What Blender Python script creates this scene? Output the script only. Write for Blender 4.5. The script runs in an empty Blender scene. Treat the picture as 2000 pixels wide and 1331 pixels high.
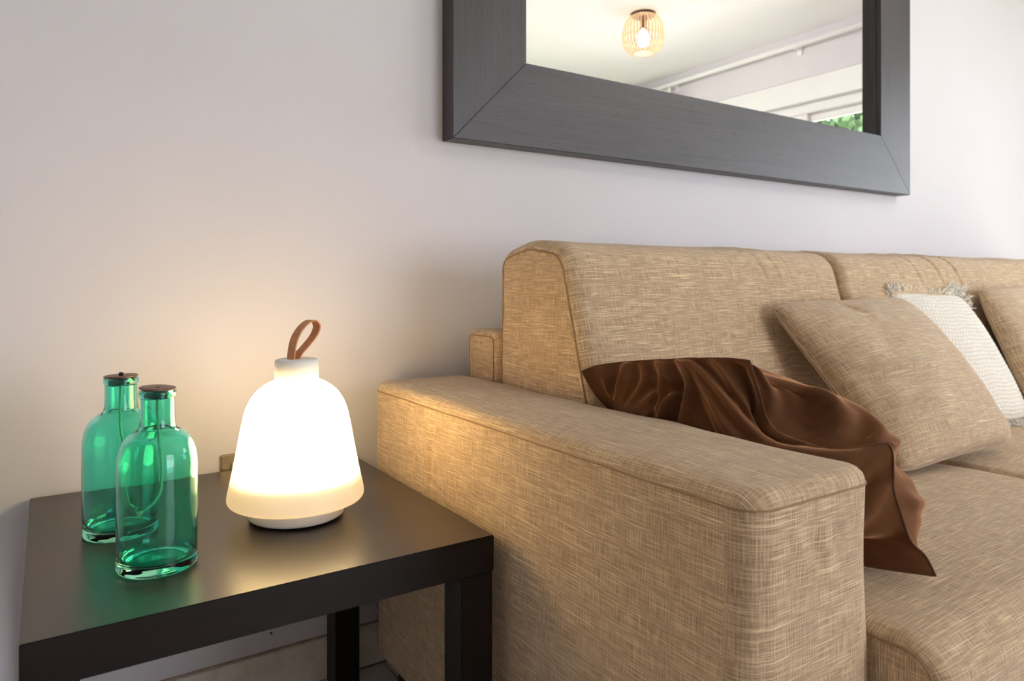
import bpy, math, random
import numpy as np
from mathutils import Vector
C = bpy.context.scene
COL = C.collection
random.seed(7)
rng = np.random.default_rng(7)

# ------------------------------------------------------------------ camera
H = 0.807
YAW = 0.5721
cam_d = bpy.data.cameras.new('camera')
cam_d.sensor_width = 36.0
cam_d.lens = 1371.4 * 36 / 2000
cam_d.shift_x = (1000 - 973.6) / 2000
cam_d.shift_y = -(665.5 - 547.5) / 2000
cam_d.clip_start = 0.02
cam_d.dof.use_dof = True
cam_d.dof.focus_distance = 1.05
cam_d.dof.aperture_fstop = 7.1
cam = bpy.data.objects.new('camera', cam_d)
COL.objects.link(cam)
cam.location = (0, 0, H)
cam.rotation_euler = (math.pi / 2, 0, -YAW)
C.camera = cam

# ------------------------------------------------------------------ world
w = bpy.data.worlds.new('sky'); C.world = w; w.use_nodes = True
nt = w.node_tree
for n in list(nt.nodes): nt.nodes.remove(n)
wo = nt.nodes.new('ShaderNodeOutputWorld'); bg = nt.nodes.new('ShaderNodeBackground')
bg.inputs['Color'].default_value = (0.89, 0.90, 1.02, 1)
bg.inputs['Strength'].default_value = 8.6
nt.links.new(bg.outputs[0], wo.inputs[0])

sun_d = bpy.data.lights.new('sun', 'SUN'); sun_d.energy = 60; sun_d.angle = 0.01; sun_d.color = (1.0, 0.96, 0.90)
sun = bpy.data.objects.new('sun', sun_d); COL.objects.link(sun)
sun.rotation_euler = (math.radians(8), math.radians(27), 0)      # high sun beyond the balcony roof, lights the terrace only
C.view_settings.view_transform = 'Standard'
C.view_settings.look = 'None'
C.view_settings.exposure = 0.0
C.view_settings.gamma = 1.0
C.view_settings.use_curve_mapping = False
C.cycles.use_denoising = True
C.cycles.max_bounces = 12
C.cycles.diffuse_bounces = 6
C.cycles.glossy_bounces = 5
C.cycles.transmission_bounces = 10
C.cycles.sample_clamp_indirect = 6.0

# room: x from XL to XR, y from YB to D, z 0 to ZC
D, XL, XR, YB, ZC = 1.392, -1.5, 4.36, -3.3, 2.5
WY0, WY1, WZ = -1.32, 1.24, 2.03        # sliding balcony door in the right wall
BX0, BX1, BZ0, BZ1 = 1.5, 3.9, 0.04, 2.15   # unseen window, added behind the camera for fill light

def portal(name, loc, rot, sx, sy):
    l = bpy.data.lights.new(name, 'AREA'); l.shape = 'RECTANGLE'; l.size = sx; l.size_y = sy
    l.cycles.is_portal = True
    o = bpy.data.objects.new(name, l); COL.objects.link(o); o.location = loc; o.rotation_euler = rot
portal('door_portal', (XR + 0.14, (WY0 + WY1) / 2, WZ / 2), (0, math.pi / 2, 0), WZ, WY1 - WY0)
portal('fill_window_portal', ((BX0 + BX1) / 2, YB - 0.14, (BZ0 + BZ1) / 2), (math.pi / 2, 0, 0), BX1 - BX0, BZ1 - BZ0)

# ------------------------------------------------------------------ materials
def lin(r, g, b):
    f = lambda c: ((c / 255 + 0.055) / 1.055) ** 2.4 if c > 10 else c / 255 / 12.92
    return (f(r), f(g), f(b), 1)

class NB:
    def __init__(s, name):
        s.m = bpy.data.materials.new(name); s.m.use_nodes = True; s.t = s.m.node_tree
        s.p = s.t.nodes['Principled BSDF']; s.out = s.t.nodes['Material Output']
    def n(s, kind, **kw):
        x = s.t.nodes.new(kind)
        for k, v in kw.items():
            if k in x.inputs: x.inputs[k].default_value = v
            else: setattr(x, k, v)
        return x
    def l(s, a, b): s.t.links.new(a, b)
    def vec(s, src, scale, rot=(0, 0, 0), loc=(0, 0, 0)):
        m = s.n('ShaderNodeMapping'); m.inputs['Scale'].default_value = scale
        m.inputs['Rotation'].default_value = rot; m.inputs['Location'].default_value = loc
        s.l(src, m.inputs['Vector']); return m.outputs[0]
    def noise(s, v, scale=1.0, detail=2.0, rough=0.5, dist=0.0):
        x = s.n('ShaderNodeTexNoise'); x.inputs['Scale'].default_value = scale
        x.inputs['Detail'].default_value = detail; x.inputs['Roughness'].default_value = rough
        x.inputs['Distortion'].default_value = dist
        s.l(v, x.inputs['Vector']); return x.outputs['Fac']
    def ramp(s, v, a, b, lo=0.0, hi=1.0):
        x = s.n('ShaderNodeMapRange'); x.inputs[1].default_value = a; x.inputs[2].default_value = b
        x.inputs[3].default_value = lo; x.inputs[4].default_value = hi
        s.l(v, x.inputs[0]); return x.outputs[0]
    def math(s, op, a, b):
        x = s.n('ShaderNodeMath', operation=op)
        for i, v in enumerate((a, b)):
            if isinstance(v, (int, float)): x.inputs[i].default_value = v
            else: s.l(v, x.inputs[i])
        return x.outputs[0]
    def mix(s, f, a, b):
        x = s.n('ShaderNodeMix', data_type='RGBA')
        for i, v in ((0, f), (6, a), (7, b)):
            if isinstance(v, (int, float, tuple)): x.inputs[i].default_value = v
            else: s.l(v, x.inputs[i])
        return x.outputs[2]
    def bump(s, h, strength, dist):
        x = s.n('ShaderNodeBump'); x.inputs['Strength'].default_value = strength
        x.inputs['Distance'].default_value = dist
        s.l(h, x.inputs['Height']); s.l(x.outputs[0], s.p.inputs['Normal'])
    def set(s, **kw):
        for k, v in kw.items(): s.p.inputs[k.replace('_', ' ')].default_value = v

def plain(name, col, rough=0.5, metal=0.0, noise=0.0, scale=30, **kw):
    b = NB(name); b.set(Roughness=rough, Metallic=metal, **kw)
    if noise:
        tc = b.n('ShaderNodeTexCoord')
        f = b.noise(tc.outputs['Object'], scale, 4)
        b.l(b.mix(b.ramp(f, 0.3, 0.7), tuple(c * (1 - noise) for c in col[:3]) + (1,), col), b.p.inputs['Base Color'])
    else: b.p.inputs['Base Color'].default_value = col
    return b.m

def fabric(name, base, dark, light, slub=1.0, rough=0.92):
    """slubby woven upholstery; u runs along the heavy threads, metres"""
    b = NB(name); b.set(Roughness=rough); b.p.inputs['Specular IOR Level'].default_value = 0.15
    b.p.inputs['Sheen Weight'].default_value = 0.25; b.p.inputs['Sheen Roughness'].default_value = 0.6
    uv = b.n('ShaderNodeUVMap').outputs[0]
    hs = b.noise(b.vec(uv, (10, 760, 1)), 1, 2.0, 0.6)             # heavy threads along u
    hs2 = b.noise(b.vec(uv, (26, 1050, 1), loc=(3, 7, 0)), 1, 1.5)  # finer ones
    vs = b.noise(b.vec(uv, (820, 32, 1), loc=(9, 1, 0)), 1, 2.0, 0.6)   # cross threads
    fine = b.noise(b.vec(uv, (1500, 900, 1), loc=(2, 4, 0)), 1, 1.0)
    patch = b.noise(b.vec(uv, (7, 16, 1), loc=(5, 5, 0)), 1, 2.0)
    wv = b.n('ShaderNodeTexWave', wave_type='BANDS', bands_direction='X'); wv.inputs['Scale'].default_value = 26.0 * 6.283 / 2.2
    wv.inputs['Scale'].default_value = 78.0; wv.inputs['Distortion'].default_value = 1.6; wv.inputs['Detail'].default_value = 1.0; wv.inputs['Detail Scale'].default_value = 2.0
    b.l(b.vec(uv, (1, 0.35, 1)), wv.inputs['Vector']); rib = wv.outputs['Fac']
    c = b.mix(b.ramp(vs, 0.38, 0.62), dark, base)
    c = b.mix(b.math('MULTIPLY', b.ramp(rib, 0.5, 0.0), 0.55), c, dark)
    c = b.mix(b.math('MULTIPLY', b.ramp(fine, 0.40, 0.62), 0.5), c, dark)
    c = b.mix(b.math('MULTIPLY', b.ramp(vs, 0.60, 0.70), 0.32), c, light)
    c = b.mix(b.math('MULTIPLY', b.ramp(hs2, 0.53, 0.62), 0.5 * slub), c, light)
    gate = b.ramp(patch, 0.32, 0.6, 0.35, 1.0)
    c = b.mix(b.math('MULTIPLY', b.math('MULTIPLY', b.ramp(hs, 0.565, 0.635), gate), 0.9 * slub), c, light)
    b.l(c, b.p.inputs['Base Color'])
    h = b.math('ADD', b.math('MULTIPLY', b.ramp(hs, 0.45, 0.7), 0.9), b.math('MULTIPLY', vs, 0.6))
    h = b.math('ADD', h, b.math('ADD', b.math('MULTIPLY', fine, 0.4), b.math('MULTIPLY', rib, 0.35)))
    b.bump(h, 0.55, 0.0011)
    return b.m

FAB = fabric('beige_slub_fabric', lin(214, 184, 148), lin(160, 130, 99), lin(250, 224, 182))
FABP = fabric('beige_slub_cushion_fabric', lin(214, 186, 152), lin(164, 136, 105), lin(248, 224, 186), 0.85)
SEAM = plain('seam_thread', lin(164, 134, 100), 0.9, noise=0.25, scale=300)

def velvet():
    b = NB('brown_velvet'); b.set(Roughness=0.85)
    b.p.inputs['Specular IOR Level'].default_value = 0.1
    tc = b.n('ShaderNodeTexCoord').outputs['Object']
    f = b.noise(tc, 14, 4, 0.6); g = b.noise(tc, 900, 1)
    c = b.mix(b.ramp(f, 0.2, 0.85), lin(74, 46, 29), lin(108, 69, 42))
    b.l(c, b.p.inputs['Base Color'])
    b.p.inputs['Sheen Weight'].default_value = 1.0
    b.p.inputs['Sheen Roughness'].default_value = 0.4
    b.p.inputs['Sheen Tint'].default_value = lin(222, 165, 120)
    b.bump(g, 0.25, 0.0006)
    return b.m
VEL = velvet()
VELSEAM = plain('brown_velvet_seam', lin(92, 54, 30), 0.8, noise=0.3, scale=200)

def wood(name, a, c2, rough, spec, sc=(1, 1, 1), grain=0.2):
    b = NB(name); tc = b.n('ShaderNodeTexCoord').outputs['UV']
    g = b.noise(b.vec(tc, (3 * sc[0], 160 * sc[1], 1)), 1, 5, 0.6, 0.4)
    g2 = b.noise(b.vec(tc, (1.6, 14, 1)), 1, 3, 0.5, 1.5)
    pores = b.noise(b.vec(tc, (22, 420, 1), loc=(4, 2, 0)), 1, 2)
    f = b.math('ADD', b.math('MULTIPLY', g, 0.6), b.math('MULTIPLY', g2, 0.4))
    col = b.mix(b.ramp(f, 0.35, 0.65), a, c2)
    col = b.mix(b.math('MULTIPLY', b.ramp(pores, 0.62, 0.72), grain * 3), col, (0.004, 0.003, 0.003, 1))
    b.l(col, b.p.inputs['Base Color'])
    if grain: b.l(b.ramp(f, 0.3, 0.7, rough - 0.04, rough + 0.06), b.p.inputs['Roughness'])
    else: b.set(Roughness=rough)
    b.p.inputs['Specular IOR Level'].default_value = spec
    if grain: b.bump(b.math('SUBTRACT', f, b.math('MULTIPLY', b.ramp(pores, 0.6, 0.72), 0.7)), grain, 0.0004)
    return b.m
WTAB = wood('black_brown_foil', lin(42, 32, 26), lin(49, 38, 31), 0.33, 1.0, grain=0.0)
WSHADE = wood('black_brown_foil_shaded', lin(24, 18, 16), lin(31, 24, 21), 0.42, 0.25, grain=0.0)  # foil copy for sides and legs, shade and dim reflections put into the colour
WFRM = wood('black_brown_veneer', lin(40, 36, 39), lin(66, 60, 64), 0.42, 0.6, grain=0.45)

def wall_mat():
    b = NB('white_wall_paint'); b.set(Roughness=0.75)
    tc = b.n('ShaderNodeTexCoord').outputs['Object']
    f = b.noise(tc, 1.4, 3); g = b.noise(tc, 260, 3)
    b.l(b.mix(b.ramp(f, 0.3, 0.7), lin(211, 207, 211), lin(217, 213, 217)), b.p.inputs['Base Color'])
    b.p.inputs['Specular IOR Level'].default_value = 0.25
    b.bump(g, 0.12, 0.0008)
    return b.m
WALL = wall_mat()
CEIL = plain('white_ceiling_paint', lin(244, 244, 244), 0.85, noise=0.02, scale=3)
WHITE = plain('white_lacquer', lin(236, 236, 234), 0.4, noise=0.02, scale=8)
CURT = plain('white_curtain_cloth', lin(238, 236, 230), 0.9, noise=0.04, scale=60)
BLACK = plain('black_plastic', lin(22, 20, 20), 0.45, noise=0.2, scale=60)
NICK = plain('brushed_nickel', lin(160, 150, 135), 0.38, 0.9, noise=0.25, scale=90)
PLAST = plain('matt_white_plastic', lin(232, 230, 226), 0.55, noise=0.02, scale=40)

def tile_mat(name, a, c2, rough, sc):
    b = NB(name); b.set(Roughness=rough)
    tc = b.n('ShaderNodeTexCoord').outputs['Object']
    f = b.noise(tc, sc, 6, 0.6, 1.2); g = b.noise(tc, sc * 6, 4)
    c = b.mix(b.ramp(f, 0.35, 0.65), a, c2)
    c = b.mix(b.math('MULTIPLY', b.ramp(g, 0.55, 0.7), 0.35), c, tuple(x * 0.8 for x in a[:3]) + (1,))
    b.l(c, b.p.inputs['Base Color']); b.bump(g, 0.1, 0.0005)
    return b.m
TILE = tile_mat('beige_floor_tile', lin(202, 192, 180), lin(216, 207, 196), 0.35, 5)
SKIRT = tile_mat('cream_skirting_tile', lin(214, 204, 190), lin(230, 222, 210), 0.4, 9)
GROUT = plain('brown_grout', lin(188, 168, 140), 0.9, noise=0.25, scale=60)

def leather():
    b = NB('tan_leather'); b.set(Roughness=0.5)
    tc = b.n('ShaderNodeTexCoord').outputs['Object']
    b.l(b.mix(b.ramp(b.noise(tc, 160, 4), 0.35, 0.7), lin(186, 122, 72), lin(208, 146, 92)), b.p.inputs['Base Color'])
    b.bump(b.noise(tc, 900, 2), 0.2, 0.0004)
    return b.m
LEA = leather()

def glass(name, col):
    b = NB(name); b.p.inputs['Base Color'].default_value = col
    b.set(Roughness=0.0, IOR=1.46); b.p.inputs['Transmission Weight'].default_value = 1.0
    tc = b.n('ShaderNodeTexCoord').outputs['Object']
    b.bump(b.noise(b.vec(tc, (1, 1, 0.4)), 34, 2), 0.10, 0.004)
    return b.m
GREEN = glass('emerald_glass', (0.28, 0.92, 0.80, 1))
PANE = glass('window_glass', (1, 1, 1, 1))
bpn = PANE.node_tree
def thin_glass(name):
    m = bpy.data.materials.new(name); m.use_nodes = True; t = m.node_tree
    for n in list(t.nodes): t.nodes.remove(n)
    o = t.nodes.new('ShaderNodeOutputMaterial'); tr = t.nodes.new('ShaderNodeBsdfTransparent')
    gl = t.nodes.new('ShaderNodeBsdfGlossy'); gl.inputs['Roughness'].default_value = 0.0
    fr = t.nodes.new('ShaderNodeFresnel'); fr.inputs['IOR'].default_value = 1.3
    mx = t.nodes.new('ShaderNodeMixShader'); tr.inputs[0].default_value = (0.96, 0.98, 0.97, 1)
    t.links.new(fr.outputs[0], mx.inputs[0]); t.links.new(tr.outputs[0], mx.inputs[1]); t.links.new(gl.outputs[0], mx.inputs[2])
    t.links.new(mx.outputs[0], o.inputs[0]); return m
PANE = thin_glass('clear_window_pane')

def emit(name, col, s):
    m = bpy.data.materials.new(name); m.use_nodes = True; t = m.node_tree
    for n in list(t.nodes): t.nodes.remove(n)
    o = t.nodes.new('ShaderNodeOutputMaterial'); e = t.nodes.new('ShaderNodeEmission')
    e.inputs[0].default_value = col; e.inputs[1].default_value = s
    t.links.new(e.outputs[0], o.inputs[0]); return m
def translucent(name, col, f):
    m = bpy.data.materials.new(name); m.use_nodes = True; t = m.node_tree
    for n in list(t.nodes): t.nodes.remove(n)
    o = t.nodes.new('ShaderNodeOutputMaterial'); a = t.nodes.new('ShaderNodeBsdfDiffuse'); b = t.nodes.new('ShaderNodeBsdfTranslucent')
    g = t.nodes.new('ShaderNodeBsdfGlossy'); g.inputs['Roughness'].default_value = 0.45
    mx = t.nodes.new('ShaderNodeMixShader'); mx.inputs[0].default_value = f
    m2 = t.nodes.new('ShaderNodeMixShader'); m2.inputs[0].default_value = 0.04
    a.inputs[0].default_value = col; b.inputs[0].default_value = col
    t.links.new(a.outputs[0], mx.inputs[1]); t.links.new(b.outputs[0], mx.inputs[2])
    t.links.new(mx.outputs[0], m2.inputs[1]); t.links.new(g.outputs[0], m2.inputs[2])
    t.links.new(m2.outputs[0], o.inputs[0]); return m
LAMP_GLOW = emit('warm_light_source', (1.0, 0.70, 0.34, 1), 14.0)
SHADE_GLOW = emit('lit_opal_shade', (1.0, 0.705, 0.32, 1), 13.5)
OPAL = translucent('opal_shade', (0.93, 0.91, 0.88, 1), 0.5)
BULB = emit('warm_bulb', (1.0, 0.95, 0.93, 1), 750.0)
SPOT = emit('balcony_spot_glow', (1.0, 0.95, 0.85, 1), 12.0)

# ------------------------------------------------------------------ object helpers
def mesh_obj(name, V, F, mat, parent=None, uv=None, smooth=True, kind=None):
    V = np.asarray(V, float)
    if parent is not None:
        o_ = np.array(world_loc(parent)); V = V - o_
    me = bpy.data.meshes.new(name)
    me.from_pydata(V.tolist(), [], [tuple(int(i) for i in f) for f in F])
    me.validate(verbose=False)
    if uv is not None:
        lay = me.uv_layers.new(name='UVMap')
        flat = np.asarray(uv, np.float32).reshape(-1)
        if len(flat) == len(lay.data) * 2: lay.data.foreach_set('uv', flat)
    me.materials.append(mat)
    me.polygons.foreach_set('use_smooth', [smooth] * len(me.polygons))
    me.update()
    o = bpy.data.objects.new(name, me); COL.objects.link(o)
    if parent is not None: o.parent = parent
    if kind: o['kind'] = kind
    return o
def world_loc(o):
    v = Vector((0, 0, 0))
    while o is not None: v += o.location; o = o.parent
    return v
def thing(name, label, cat, loc, group=None):
    o = bpy.data.objects.new(name, None); COL.objects.link(o); o.location = loc
    o.empty_display_size = 0.05
    o['label'] = label; o['category'] = cat
    if group: o['group'] = group
    return o
def tag(o, label, cat, group=None):
    o['label'] = label; o['category'] = cat
    if group: o['group'] = group
    return o

def box_data(a, b, bev=0.0):
    """axis aligned box from corner a to corner b, edges chamfered by bev; uv in metres by face"""
    import bmesh
    bm = bmesh.new(); bmesh.ops.create_cube(bm, size=1)
    a, b = np.array(a, float), np.array(b, float)
    for v in bm.verts: v.co = Vector(((v.co[i] + 0.5) * (b[i] - a[i]) + a[i]) for i in range(3))
    if bev: bmesh.ops.bevel(bm, geom=list(bm.edges), offset=bev, segments=2, affect='EDGES', clamp_overlap=True)
    V = [tuple(v.co) for v in bm.verts]; bm.verts.index_update()
    F, UV = [], []
    L = b - a
    for f in bm.faces:
        F.append([v.index for v in f.verts]); n = f.normal
        k = max(range(3), key=lambda i: abs(n[i]))
        ax = [i for i in range(3) if i != k]
        if L[ax[1]] > L[ax[0]]: ax = ax[::-1]       # grain along the longer side
        for v in f.verts: UV.append((v.co[ax[0]], v.co[ax[1]]))
    bm.free(); return V, F, UV
def box(name, a, b, mat, parent=None, bev=0.0, kind=None):
    V, F, UV = box_data(a, b, bev); return mesh_obj(name, V, F, mat, parent, UV, smooth=False, kind=kind)
def boxes(name, lst, mat, parent=None, bev=0.0, kind=None):
    V, F, UV = [], [], []
    for a, b in lst:
        v, f, u = box_data(a, b, bev); n = len(V); V += v; F += [[i + n for i in q] for q in f]; UV += u
    return mesh_obj(name, V, F, mat, parent, UV, smooth=False, kind=kind)

def lathe(name, prof, mat, c, parent=None, n=96, tilt=None, smooth=True):
    """prof: (r, z) pairs; closed to the axis where r == 0"""
    V, F = [], []; rings = []
    for r, z in prof:
        if r <= 1e-6: rings.append([len(V)]); V.append((c[0], c[1], c[2] + z))
        else:
            s = len(V)
            for k in range(n):
                t = 2 * math.pi * k / n; V.append((c[0] + r * math.cos(t), c[1] + r * math.sin(t), c[2] + z))
            rings.append(list(range(s, s + n)))
    for a, b in zip(rings, rings[1:]):
        for k in range(n):
            k2 = (k + 1) % n
            if len(a) == 1 and len(b) == 1: continue
            if len(a) == 1: F.append((a[0], b[k2], b[k]))
            elif len(b) == 1: F.append((a[k], a[k2], b[0]))
            else: F.append((a[k], a[k2], b[k2], b[k]))
    V = np.array(V)
    if tilt is not None:
        ax, ang, piv = tilt
        from mathutils import Matrix
        R = np.array(Matrix.Rotation(ang, 3, Vector(ax))); V = (V - piv) @ R.T + piv
    return mesh_obj(name, V, F, mat, parent, smooth=smooth)

def resample(P, n):
    P = np.asarray(P, float); d = np.r_[0, np.cumsum(np.linalg.norm(np.diff(P, axis=0), axis=1))]
    t = np.linspace(0, d[-1], n); return np.stack([np.interp(t, d, P[:, k]) for k in range(P.shape[1])], 1)
def catmull(P, per=8, closed=False):
    P = np.asarray(P, float); n = len(P); out = []
    rngi = range(n if closed else n - 1)
    for i in rngi:
        g = (lambda k: P[k % n]) if closed else (lambda k: P[min(max(k, 0), n - 1)])
        p0, p1, p2, p3 = g(i - 1), g(i), g(i + 1), g(i + 2)
        for j in range(per):
            t = j / per
            out.append(0.5 * ((2 * p1) + (-p0 + p2) * t + (2 * p0 - 5 * p1 + 4 * p2 - p3) * t * t + (-p0 + 3 * p1 - 3 * p2 + p3) * t ** 3))
    if not closed: out.append(P[-1])
    return np.array(out)
def tube_data(P, r, n=8, closed=False):
    P = np.asarray(P, float); m = len(P); V, F = [], []
    T = np.gradient(P, axis=0) if not closed else np.roll(P, -1, 0) - np.roll(P, 1, 0)
    T /= np.linalg.norm(T, axis=1)[:, None] + 1e-12
    up = np.array([0, 0, 1.0]) if abs(T[0][2]) < 0.9 else np.array([1.0, 0, 0])
    N = np.cross(T[0], up); N /= np.linalg.norm(N)
    rr = np.broadcast_to(r, (m,)) if np.ndim(r) <= 1 else r
    for i in range(m):
        N = N - T[i] * (N @ T[i]); N /= np.linalg.norm(N) + 1e-12; B = np.cross(T[i], N)
        for k in range(n):
            a = 2 * math.pi * k / n; V.append(P[i] + rr[i] * (math.cos(a) * N + math.sin(a) * B))
    for i in range(m if closed else m - 1):
        j = (i + 1) % m
        for k in range(n):
            F.append((i * n + k, i * n + (k + 1) % n, j * n + (k + 1) % n, j * n + k))
    if not closed: F.append(tuple(range(n))[::-1]); F.append(tuple((m - 1) * n + k for k in range(n)))
    return V, F
def tube(name, P, r, mat, parent=None, n=8, closed=False, kind=None):
    V, F = tube_data(P, r, n, closed); return mesh_obj(name, V, F, mat, parent, kind=kind)

def snoise(P, f, seed=0, octaves=2):
    """cheap smooth noise from summed sines, about -1..1"""
    r = np.random.default_rng(seed); out = np.zeros(len(P)); a = 1.0; tot = 0
    for o in range(octaves):
        for k in range(5):
            d = r.normal(size=3); d /= np.linalg.norm(d)
            out += a * np.sin(P @ d * f * (0.7 + 0.6 * r.random()) + r.random() * 6.28); 
        tot += a * 2.2; a *= 0.5; f *= 2.1
    return out / tot

def vnormals(V, F):
    N = np.zeros_like(V); Q = np.array([f if len(f) == 4 else (f[0], f[1], f[2], f[2]) for f in F])
    n = np.cross(V[Q[:, 2]] - V[Q[:, 0]], V[Q[:, 3]] - V[Q[:, 1]])
    for k in range(4): np.add.at(N, Q[:, k], n)
    return N / (np.linalg.norm(N, axis=1)[:, None] + 1e-12)

def round_poly(pts, radii, step=0.008):
    """closed 2-D polygon (counter-clockwise) with rounded corners, evenly sampled"""
    pts = [np.array(p, float) for p in pts]; out = []
    n = len(pts)
    for i in range(n):
        p, a, b = pts[i], pts[i - 1], pts[(i + 1) % n]; r = radii[i]
        u = (a - p) / np.linalg.norm(a - p); v = (b - p) / np.linalg.norm(b - p)
        ang = math.acos(max(-1, min(1, u @ v))); t = r / math.tan(ang / 2)
        c = p + (u + v) / np.linalg.norm(u + v) * r / math.sin(ang / 2)
        s, e = p + u * t, p + v * t
        a0 = math.atan2(*(s - c)[::-1]); a1 = math.atan2(*(e - c)[::-1])
        d = (a1 - a0 + math.pi) % (2 * math.pi) - math.pi
        m = max(4, int(abs(d) * r / 0.004))
        for k in range(m + 1): q = a0 + d * k / m; out.append(c + r * np.array([math.cos(q), math.sin(q)]))
    out.append(out[0]); P = np.array(out); L = np.linalg.norm(np.diff(P, axis=0), axis=1).sum()
    return resample(P, int(L / step) + 1)[:-1]

def loft(prof, a, b, ra, rb, place, step=0.012, crown_a=0.0, crown_b=0.0, disp=None, caps=9, side_swap=False, cap_swap=False, low=False):
    """extrude a closed 2-D profile from a to b with rounded ends. place(p2, t) -> 3-D. Returns V, F, UV, seam rings"""
    m = len(prof); nx = np.roll(prof, -1, 0) - np.roll(prof, 1, 0)
    nrm = np.stack([nx[:, 1], -nx[:, 0]], 1); nrm /= np.linalg.norm(nrm, axis=1)[:, None]
    cen = prof.mean(0)
    per = np.r_[0, np.cumsum(np.linalg.norm(np.diff(np.vstack([prof, prof[:1]]), axis=0), axis=1))]
    st = []
    for k in range(7): q = math.pi / 2 * k / 6; st.append((a + ra * (1 - math.sin(q)), ra * (1 - math.cos(q)), ra * (math.pi / 2 - q) * -1))
    st = [(a + ra * (1 - math.sin(math.pi / 2 * (6 - k) / 6)), ra * (1 - math.cos(math.pi / 2 * (6 - k) / 6))) for k in range(7)]
    mid = max(2, int((b - a - ra - rb) / step))
    st += [(a + ra + (b - rb - a - ra) * k / mid, 0.0) for k in range(1, mid)]
    st += [(b - rb * (1 - math.sin(math.pi / 2 * (6 - k) / 6)), rb * (1 - math.cos(math.pi / 2 * (6 - k) / 6))) for k in range(6, -1, -1)]
    rings, info = [], []
    # cap a (inside -> out), body, cap b
    ina = prof - nrm * ra
    for k in range(caps): s = k / caps; rings.append((cen + (ina - cen) * max(s, 0.004), a - crown_a * (1 - s * s) ** 1.0)); info.append('a')
    for t, ins in st: rings.append((prof - nrm * ins, t)); info.append('s')
    inb = prof - nrm * rb
    for k in range(caps - 1, -1, -1): s = k / caps; rings.append((cen + (inb - cen) * max(s, 0.004), b + crown_b * (1 - s * s))); info.append('b')
    U2 = [pts for pts, t in rings]
    if low:
        for k in range(7):
            j = caps + len(st) - 7 + k; q = math.pi / 2 * k / 6
            info[j] = 'b'; U2[j] = prof - nrm * rb + nrm * rb * (math.pi / 2 - q)
    V = np.array([place(p, t) for pts, t in rings for p in pts]); R = len(rings)
    F, UV = [], []
    for i in range(R - 1):
        cap = info[i] if info[i] == info[i + 1] and info[i] != 's' else ('a' if info[i] == 'a' else ('b' if info[i + 1] == 'b' and not low else 's'))
        for k in range(m):
            k2 = (k + 1) % m
            F.append((i * m + k, i * m + k2, (i + 1) * m + k2, (i + 1) * m + k))
            if cap == 's':
                q = [(per[k], rings[i][1]), (per[k + 1], rings[i][1]), (per[k + 1], rings[i + 1][1]), (per[k], rings[i + 1][1])]
                if side_swap: q = [(y, x) for x, y in q]
            else:
                q = [tuple(U2[i][k]), tuple(U2[i][k2]), tuple(U2[i + 1][k2]), tuple(U2[i + 1][k])]
                if cap_swap: q = [(y + 3.1, x + 1.7) for x, y in q]
            UV += q
    # end fans
    F.append(tuple(range(m))[::-1]); UV += [tuple(rings[0][0][k]) for k in range(m)][::-1]
    F.append(tuple((R - 1) * m + k for k in range(m))); UV += [tuple(rings[-1][0][k]) for k in range(m)]
    N = vnormals(V, F[:-2])
    c = V.mean(0)
    if ((V - c) * N).sum() < 0:
        N = -N; UV2, i0, F2 = [], 0, []
        for f in F: L = len(f); F2.append(tuple(f)[::-1]); UV2 += UV[i0:i0 + L][::-1]; i0 += L
        F, UV = F2, UV2
    if disp is not None: V = V + N * disp(V, N)[:, None]
    ia = caps + 1; ib = caps + len(st) - (7 if low else 2)
    seams = [V[j * m:(j + 1) * m] + N[j * m:(j + 1) * m] * 0.0004 for j in (ia, ib)]
    return V, F, UV, seams

# ------------------------------------------------------------------ setting
def st(o): o['kind'] = 'structure'; return o
st(box('wall_back', (XL - 0.2, D, -0.05), (XR + 0.2, D + 0.2, ZC + 0.1), WALL))
st(box('wall_left', (XL - 0.2, YB - 0.2, -0.05), (XL, D, ZC + 0.1), WALL))
st(boxes('wall_right', [((XR, YB - 0.2, -0.05), (XR + 0.25, WY0, ZC + 0.1)), ((XR, WY1, -0.05), (XR + 0.25, D, ZC + 0.1)),
                        ((XR, WY0, 2.19), (XR + 0.25, WY1, ZC + 0.1))], WALL))
st(boxes('wall_front', [((XL, YB - 0.2, -0.05), (BX0, YB, ZC + 0.1)), ((BX1, YB - 0.2, -0.05), (XR, YB, ZC + 0.1)),
                        ((BX0, YB - 0.2, -0.05), (BX1, YB, BZ0)), ((BX0, YB - 0.2, BZ1), (BX1, YB, ZC + 0.1))], WALL))
st(box('ceiling', (XL, YB, ZC), (XR, D, ZC + 0.12), CEIL))
floor = st(box('floor', (XL, YB, -0.12), (XR, D, -0.004), GROUT))
# floor tiles, each a piece of its own
ts = 0.42
tv, tf, tu = box_data((0.0015, 0.0015, -0.012), (ts - 0.0015, ts - 0.0015, 0.0), 0.001)
tm = None
nx_, ny_ = int((XR - XL) / ts) + 1, int((D - YB) / ts) + 1
for i in range(nx_):
    for j in range(ny_):
        x0, y0 = XL + i * ts, D - 0.012 - (j + 1) * ts
        if x0 + ts > XR or y0 < YB: continue
        if tm is None:
            o = mesh_obj('tile', tv, tf, TILE, None, tu, smooth=False); tm = o.data; o.parent = floor
        else:
            o = bpy.data.objects.new('tile', tm); COL.objects.link(o); o.parent = floor
        o.location = (x0, y0, 0)
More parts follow.
